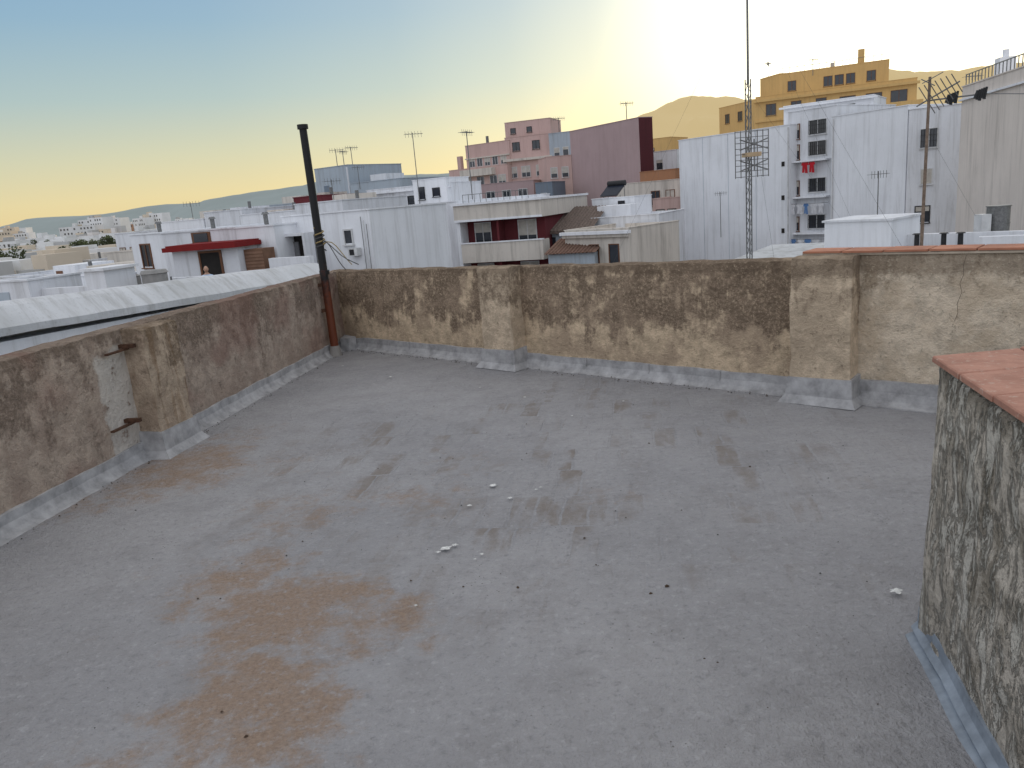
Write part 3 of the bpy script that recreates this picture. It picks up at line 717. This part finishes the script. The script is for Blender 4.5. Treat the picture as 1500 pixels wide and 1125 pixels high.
fr=Fr((14.2,72),(17.5,70));block(T,fr,0,fr.L,0,6,GZ,.6,pink,.4);winrow(T,fr,(.7,1.8),-1.0,.7,1.2,darkm)
T.done()

T=Thing('white_apartment_building')
fr=Fr((16.04,69),(22.31,60));block(T,fr,0,fr.L,0,10,GZ,5.35,white2,.3)
for z_ in(2.4,-.1,-2.6):T['vents'].box(fr,fr.L-.7,fr.L-.45,-.04,.02,z_,z_+.35,dark)
T['pipes'].path([fr.w(fr.L-.1,-.08,5.2),fr.w(fr.L-.1,-.08,GZ)],.05,alu)
for s_ in(2.6,5.2,7.9):T['joints'].box(fr,s_,s_+.03,-.012,0.01,GZ,5.3,greyp)
fr=Fr((22.6,61.2),(24.9,57.9));L=fr.L
block(T,fr,0,L,0,8,GZ,6.3,white,.3,'recess_walls')
for z_ in(5.0,3.5,.85,-1.85,-4.6): window(T,fr,2.55,z_,1.35,.95,alu,0,True);window(T,fr,.75,z_-.15,.5,1.0,brown,.4)
for z_ in(2.7,.05,-2.65): T['ledges'].box(fr,.1,3.6,-.55,0,z_-.12,z_,white2)
fr=Fr((24.2,57.0),(27.0,52.0));L=fr.L
block(T,fr,0,L,0,9,GZ,5.45,white2,.3,'tower_walls')
T['pipes'].path([fr.w(.15,-.07,5.3),fr.w(.15,-.07,GZ)],.04,alu)
fr=Fr((27.02,51.9),(30.1,50));L=fr.L
block(T,fr,0,L,0,9,GZ,5.15,white,.3,'tower_walls')
window(T,fr,1.2,3.3,.9,1.1,alu,0,True);window(T,fr,1.15,.9,.6,.9,alu,1.0);window(T,fr,1.0,-1.5,.8,1.0,darkm,.3)
fr=Fr((24.03,66),(29.51,62));L=fr.L
block(T,fr,0,L,0,5,4,7.15,white2,.3,'penthouse');T['eaves'].box(fr,-.3,L+.3,-.3,0,6.95,7.1,white2)
window(T,fr,1.0,6.0,.7,1.0,darkm);window(T,fr,5.0,6.2,.8,.9,darkm)
T.done()
red=flat('red_cloth',(.45,.01,.02),.8);wc=flat('white_cloth',(.6,.6,.62),.8);bc=flat('blue_cloth',(.1,.2,.4),.8)
T=Thing('washing_line')
fr=Fr((22.6,61.2),(24.9,57.9))
for z_,items in((2.55,((1.7,.5,red),(2.3,.45,red))),(-.45,((.7,.4,wc),(1.3,.5,wc),(1.9,.35,bc),(2.5,.5,wc),(3.1,.4,wc))),(-3.1,((.8,.4,bc),(1.4,.5,wc),(2.0,.5,bc),(2.7,.5,wc)))):
    T['line'].path([fr.w(.1,-.7,z_),fr.w(2,-.7,z_-.04),fr.w(3.9,-.7,z_)],.012,wires)
    for x_,wd,mt in items:
        T['clothes'].poly([fr.w(x_,-.7,z_),fr.w(x_+wd,-.7,z_),fr.w(x_+wd+.06,-.72,z_-.2),fr.w(x_+wd-.06,-.7,z_-.24),fr.w(x_+wd-.02,-.66,z_-.8),fr.w(x_+wd*.55,-.72,z_-.78),fr.w(x_+wd*.5,-.7,z_-.4),fr.w(x_+wd*.45,-.72,z_-.75),fr.w(x_,-.68,z_-.75),fr.w(x_+.05,-.7,z_-.24),fr.w(x_-.06,-.7,z_-.2)],[tuple(range(11))],mt)
T.done()
T=Thing('cream_apartment_building')
fr=Fr((26.96,46),(24.4,34));L=fr.L
block(T,fr,0,L,0,8,GZ,5.75,plaster('warm_white',(.72,.65,.59),.3),.5)
T['cornice'].box(fr,-.1,L,-.15,0,5.0,5.1,white2)
for k in range(24):T['railing'].box(fr,.3+k*.45,.34+k*.45,.05,.09,5.81,6.35,gal)
T['railing'].box(fr,.3,11,.05,.09,6.35,6.4,gal)
T['chimney'].box(fr,1.6,2.3,1,1.8,5.0,6.9,white2);T['chimney'].tube(fr.w(1.95,1.4,6.9),fr.w(1.95,1.4,7.3),.16,.16,white2,12)
T.done()
T=Thing('mustard_apartment_building')
f1=Fr((33.5,118),(36.2,110));f2=Fr((36.2,110),(54,102))
block(T,f1,0,f1.L,0,12,GZ,12.0,must,.5);block(T,f2,0,f2.L,0,14,GZ,12.3,must,.5)
f3=Fr((40.4,112.5),(52.6,106.5));block(T,f3,0,f3.L,0,9,11,15.3,must,.4,'upper_storey')
f4=Fr((39.2,117),(40.4,112.5));block(T,f4,0,f4.L,0,9,11,15.4,must,.4,'upper_storey')
winrow(T,f2,(2,5.2,8.3),10.5,1.2,1.4,brown,0);winrow(T,f2,(11.5,14.6,17.5),10.3,1.8,1.5,brown,0)
for z_ in(7.2,4.0):winrow(T,f2,(2,5,8,11,14.5,17.5),z_,1.4,1.4,brown)
winrow(T,f3,(1.6,6.2,7.6,9,11.5),13.6,1.0,1.2,brown,0)
winrow(T,f1,(2,5),10.3,.9,1.2,brown,0)
T['eaves'].box(f2,-.3,f2.L+.3,-.5,0,11.6,11.9,must);T['eaves'].box(f2,-.1,f2.L,-.3,0,9.0,9.25,must)
T['chimney'].box(f3,9.8,10.6,1,2,15,17.2,must);T['chimney'].box(f3,6.4,6.9,1,1.6,15,16.0,cream)
block(T,f2,12.0,20.2,-1.2,0,8.7,9.6,must,0,'balcony')
for k in range(14):T['railing'].box(f3,.3+k*.95,.36+k*.95,.05,.1,15.36,16.0,gal)
T['railing'].box(f3,.3,13,.05,.1,16.0,16.06,gal)
T.done()

# ------------------------------------------------------------------ neighbour roof with masts (right)
T=Thing('white_rooftop_building')
fr=Fr((3.2,15.5),(12.5,9.5));
T['walls'].box(fr,0,fr.L,0,9,GZ,-.25,plaster('roof_white',(.5,.51,.52),.8,(.22,.21,.20)))
T['parapet'].box(fr,5.4,fr.L+4,1.4,1.6,-.25,.36,white)
q=Fr((6.67,16.0),(7.54,15.0));block(T,q,0,q.L,0,1.4,-.25,.70,white2,0,'water_box');T['water_box'].box(q,-.04,q.L+.04,-.04,1.44,.70,.74,white)
q=Fr((8.0,15.6),(10.5,13.4));block(T,q,0,q.L,0,.2,-.25,.36,white,0,'parapet')
for x_,y_ in((8.0,14.9),(8.35,14.6),(8.55,14.4)):T['vents'].tube((x_,y_,-.2),(x_,y_,.40),.05,.045,darkm,10);T['vents'].tube((x_,y_,.40),(x_,y_,.42),.09,.06,darkm,10)
T.done()
T=Thing('water_tank')
T['body'].tube((9.55,14.9,-.25),(9.55,14.9,.80),.2,.2,gal,18);T['rim'].tube((9.55,14.9,.80),(9.55,14.9,.82),.215,.215,gal,18);T['rim'].tube((9.55,14.9,.48),(9.55,14.9,.50),.207,.207,gal,18)
T['stand'].box(W0,9.15,9.33,14.75,15.0,-.25,.68,alu)
T.done()
def lattice(P,x,y,z0,z1,rr,mat):
    c=[(x+rr*math.cos(t),y+rr*math.sin(t)) for t in(.3,2.4,4.5)]
    for q in c:P.tube((q[0],q[1],z0),(q[0],q[1],z1),.013,.013,mat,5)
    zz=z0
    while zz<z1-.2:
        for i in range(3):
            a=c[i];b_=c[(i+1)%3];P.tube((a[0],a[1],zz),(b_[0],b_[1],zz+.2),.007,.007,mat,4)
        zz+=.2
T=Thing('antenna_mast')
X,Y=5.12,16
lattice(T['lattice'],X,Y,-.25,3.6,.06,gal);T['tube'].tube((X,Y,3.5),(X,Y,6.4),.026,.020,gal)
for (ax,ay,zz) in((2.6,19,(5.4,)),(8.3,17.5,(3.4,5.4)),(4.6,12.8,(3.4,)),(7.2,13.2,(5.4,))):
    for z_ in zz: T['guy_wires'].tube((X,Y,z_),(ax,ay,-.25),.0017,.0017,wires,4)
for i in range(9):
    z_=1.74+i*.108;T['grid_antenna'].tube((X-.33,Y-.2,z_),(X+.33,Y-.2,z_),.009,.009,gal,4)
for x_ in(-.33,-.22,-.11,.11,.22,.33): T['grid_antenna'].tube((X+x_,Y-.2,1.72),(X+x_,Y-.2,2.62),.011,.011,gal,4)
for z_ in(1.95,2.35):
    for s in(-1,1):
        for dz in(-.1,.1):T['grid_antenna'].tube((X,Y-.34,z_),(X+s*.28,Y-.34,z_+dz),.013,.013,gal,5)
T['grid_antenna'].tube((X,Y-.34,1.85),(X,Y-.34,2.45),.014,.014,gal,5)
T['boom'].box(W0,X-.14,X+.14,Y-.36,Y,2.12,2.2,flat('antenna_box',(.55,.4,.25)))
T.done()
T=Thing('tv_antenna')
X,Y=7.6,14
T['tube'].tube((X,Y,-.25),(X+.03,Y,3.15),.032,.024,flat('rusty_mast',(.22,.16,.12),.7,.5,20),8)
T['boom'].tube((X,Y,2.76),(X+1.0,Y,2.80),.014,.014,gal,6)
for dx,zc in((.42,2.75),(.92,2.78)):
    for k in range(5): T['reflector'].tube((X+dx-.1+.04*k,Y-.02,zc-.05-.02*(k%3)),(X+dx-.06+.04*k,Y-.02,zc+.08+.012*k),.028,.02,darkm,7)
T['boom'].tube((X+1.0,Y,2.8),(X+1.8,Y-.1,2.72),.008,.008,gal,5)
a=Vector((X+.02,Y,2.78));d=Vector((.30,-.4,.22))
T['yagi'].tube(tuple(a-d*.4),tuple(a+d*1.0),.014,.014,gal,5)
u=Vector((.18,.02,-.25))
for k in range(7):
    c_=a+d*(k*.16-.05);T['yagi'].tube(tuple(c_-u*(.9-.05*k)),tuple(c_+u*(.9-.05*k)),.009,.009,gal,4)
T['yagi'].tube((X-.1,Y,3.05),(X+.2,Y-.1,3.2),.01,.01,gal,4);T['yagi'].tube((X-.12,Y,3.12),(X+.12,Y,3.0),.01,.01,gal,4)
T['guy_wires'].tube((X,Y,2.3),(10,15.5,-.25),.0017,.0017,wires,4)
T.done()
def tv(x,y,z0,z1,s=1.0,rot=0,rr=.03):
    T=Thing('tv_antenna');T['tube'].tube((x,y,z0),(x,y,z1),rr,rr*.8,gal,5)
    e=Vector((math.cos(rot),math.sin(rot),0));f_=Vector((-e.y,e.x,0));c_=Vector((x,y,z1-.1))
    T['boom'].tube(tuple(c_-e*.5*s),tuple(c_+e*.7*s),rr*.6,rr*.6,gal,4)
    for k in range(6):
        q=c_+e*s*(-.5+.22*k);l=(.32-.02*k)*s;T['elements'].tube(tuple(q-f_*l),tuple(q+f_*l),rr*.4,rr*.4,gal,4)
        T['elements'].tube(tuple(q-Vector((0,0,.22*s))),tuple(q+Vector((0,0,.18*s))),rr*.4,rr*.4,gal,4)
    T.done()
for a_ in [(-6.2,64,1.5,7.4,1.2,.4,.04),(-1.9,63,1.2,7.1,1.2,1.0,.045),(-16.3,84,6,8.2,1.2,.2,.045),(-15.4,83,6,7.9,1.2,1.2,.045),(-14.7,84,3.8,8.3,1.2,.7,.045),(8.8,104,8.8,11.3,1.3,.3,.05),(14.2,84,8.1,10.4,1.2,.3,.05),(-13.3,78.5,3.8,6.0,1.1,.6,.04),(-23,60,1.4,3.4,1,.4,.03),(17,60,-2.5,.9,.8,.2,.03),(44,110,14.5,16.6,1.2,.3,.05),(30.5,51,4.6,6.9,1,.2,.03),(-10.3,50.5,1.8,3.8,1,.8,.03),(12.6,26,-.2,1.6,.6,.4,.02),(25.9,38,5.2,8.0,1,.6,.03),(40,116,11,17.4,1.4,1.1,.05)]:
    tv(*a_)

# ------------------------------------------------------------------ man on the terrace
m,N,b,co=newmat('man_skin_clothes')
sx=N.n('ShaderNodeSeparateXYZ',ins={0:co})
ax=N.math('ABSOLUTE',sx.outputs[0]);zz=sx.outputs[2]
skin=(.45,.27,.19)
c=N.mix(N.math('GREATER_THAN',zz,.93),(.05,.06,.09),(.44,.55,.70))
c=N.mix(N.math('GREATER_THAN',zz,1.46),c,skin)
arm=N.math('MULTIPLY',N.math('GREATER_THAN',ax,.205),N.math('LESS_THAN',zz,1.18))
c=N.mix(arm,c,skin);setb(N,b,c,.8,N.noise(co,30),.3,.01)
me=bpy.data.meshes.new('body')
V=[(0,0,.95),(0,0,1.15),(0,-.01,1.35),(0,0,1.48),(0,-.01,1.56),
(.1,0,.88),(.11,-.03,.5),(.12,.02,.08),(.13,-.14,.03),(-.1,0,.88),(-.12,.0,.5),(-.13,.03,.08),(-.14,-.13,.03),
(.18,0,1.40),(.26,-.02,1.12),(.24,-.16,.92),(.235,-.22,.86),(-.18,0,1.40),(-.26,.02,1.12),(-.25,-.12,.92),(-.245,-.17,.85)]
Ed=[(0,1),(1,2),(2,3),(3,4),(0,5),(5,6),(6,7),(7,8),(0,9),(9,10),(10,11),(11,12),(2,13),(13,14),(14,15),(15,16),(2,17),(17,18),(18,19),(19,20)]
Rd=[.15,.14,.16,.08,.055,.1,.065,.045,.04,.1,.065,.045,.04,.06,.045,.03,.035,.06,.045,.03,.035]
for hb_,s in((16,1),(20,-1)):
    b0=V[hb_]
    for k in range(5):
        a_=(k-2)*.02;i=len(V);V.append((b0[0]+a_*s,b0[1]-.05-.01*(k in(1,2,3)),b0[2]-.03));V.append((b0[0]+a_*1.2*s,b0[1]-.06-.01*(k in(2,)),b0[2]-.07+.02*(k in(0,4))))
        Ed+=[(hb_,i),(i,i+1)];Rd+=[.010,.008]
me.from_pydata(V,Ed,[]);me.materials.append(m)
man=bpy.data.objects.new('man',None);COL.objects.link(man)
bo=bpy.data.objects.new('body',me);COL.objects.link(bo);bo.parent=man
sm=bo.modifiers.new('skin','SKIN')
sl_=me.skin_vertices[0].data if me.skin_vertices else None
if sl_:
    for i,rr in enumerate(Rd): sl_[i].radius=(rr,rr*.8);sl_[i].use_root=(i==0)
sm.use_smooth_shade=True
su=bo.modifiers.new('sub','SUBSURF');su.levels=1;su.render_levels=2
def ell(name,c_,s,mt,par,seg=20):
    bm=bmesh.new();bmesh.ops.create_uvsphere(bm,u_segments=seg,v_segments=seg//2,radius=1)
    for v in bm.verts: v.co=Vector((v.co.x*s[0]+c_[0],v.co.y*s[1]+c_[1],v.co.z*s[2]+c_[2]))
    for f in bm.faces:f.smooth=True
    mm=bpy.data.meshes.new(name);bm.to_mesh(mm);bm.free();mm.materials.append(mt);o=bpy.data.objects.new(name,mm);COL.objects.link(o);o.parent=par;return o
sk=flat('skin',(.45,.27,.19),.6,.1);hr=flat('hair',(.03,.022,.018),.9)
ell('head',(0,-.02,1.645),(.078,.095,.115),sk,man);ell('hair',(0,.018,1.685),(.082,.088,.09),hr,man);ell('nose',(0,-.118,1.635),(.013,.018,.02),sk,man,8)
for s in(-1,1):ell('eye',(.03*s,-.106,1.655),(.012,.008,.008),hr,man,8);ell('ear',(.08*s,-.01,1.64),(.01,.02,.03),sk,man,8)
ell('mouth',(0,-.107,1.595),(.022,.008,.006),flat('lips',(.3,.1,.09)),man,8)
man.location=(-10.55,27.9,-1.5);man.rotation_euler=(0,0,math.radians(15))
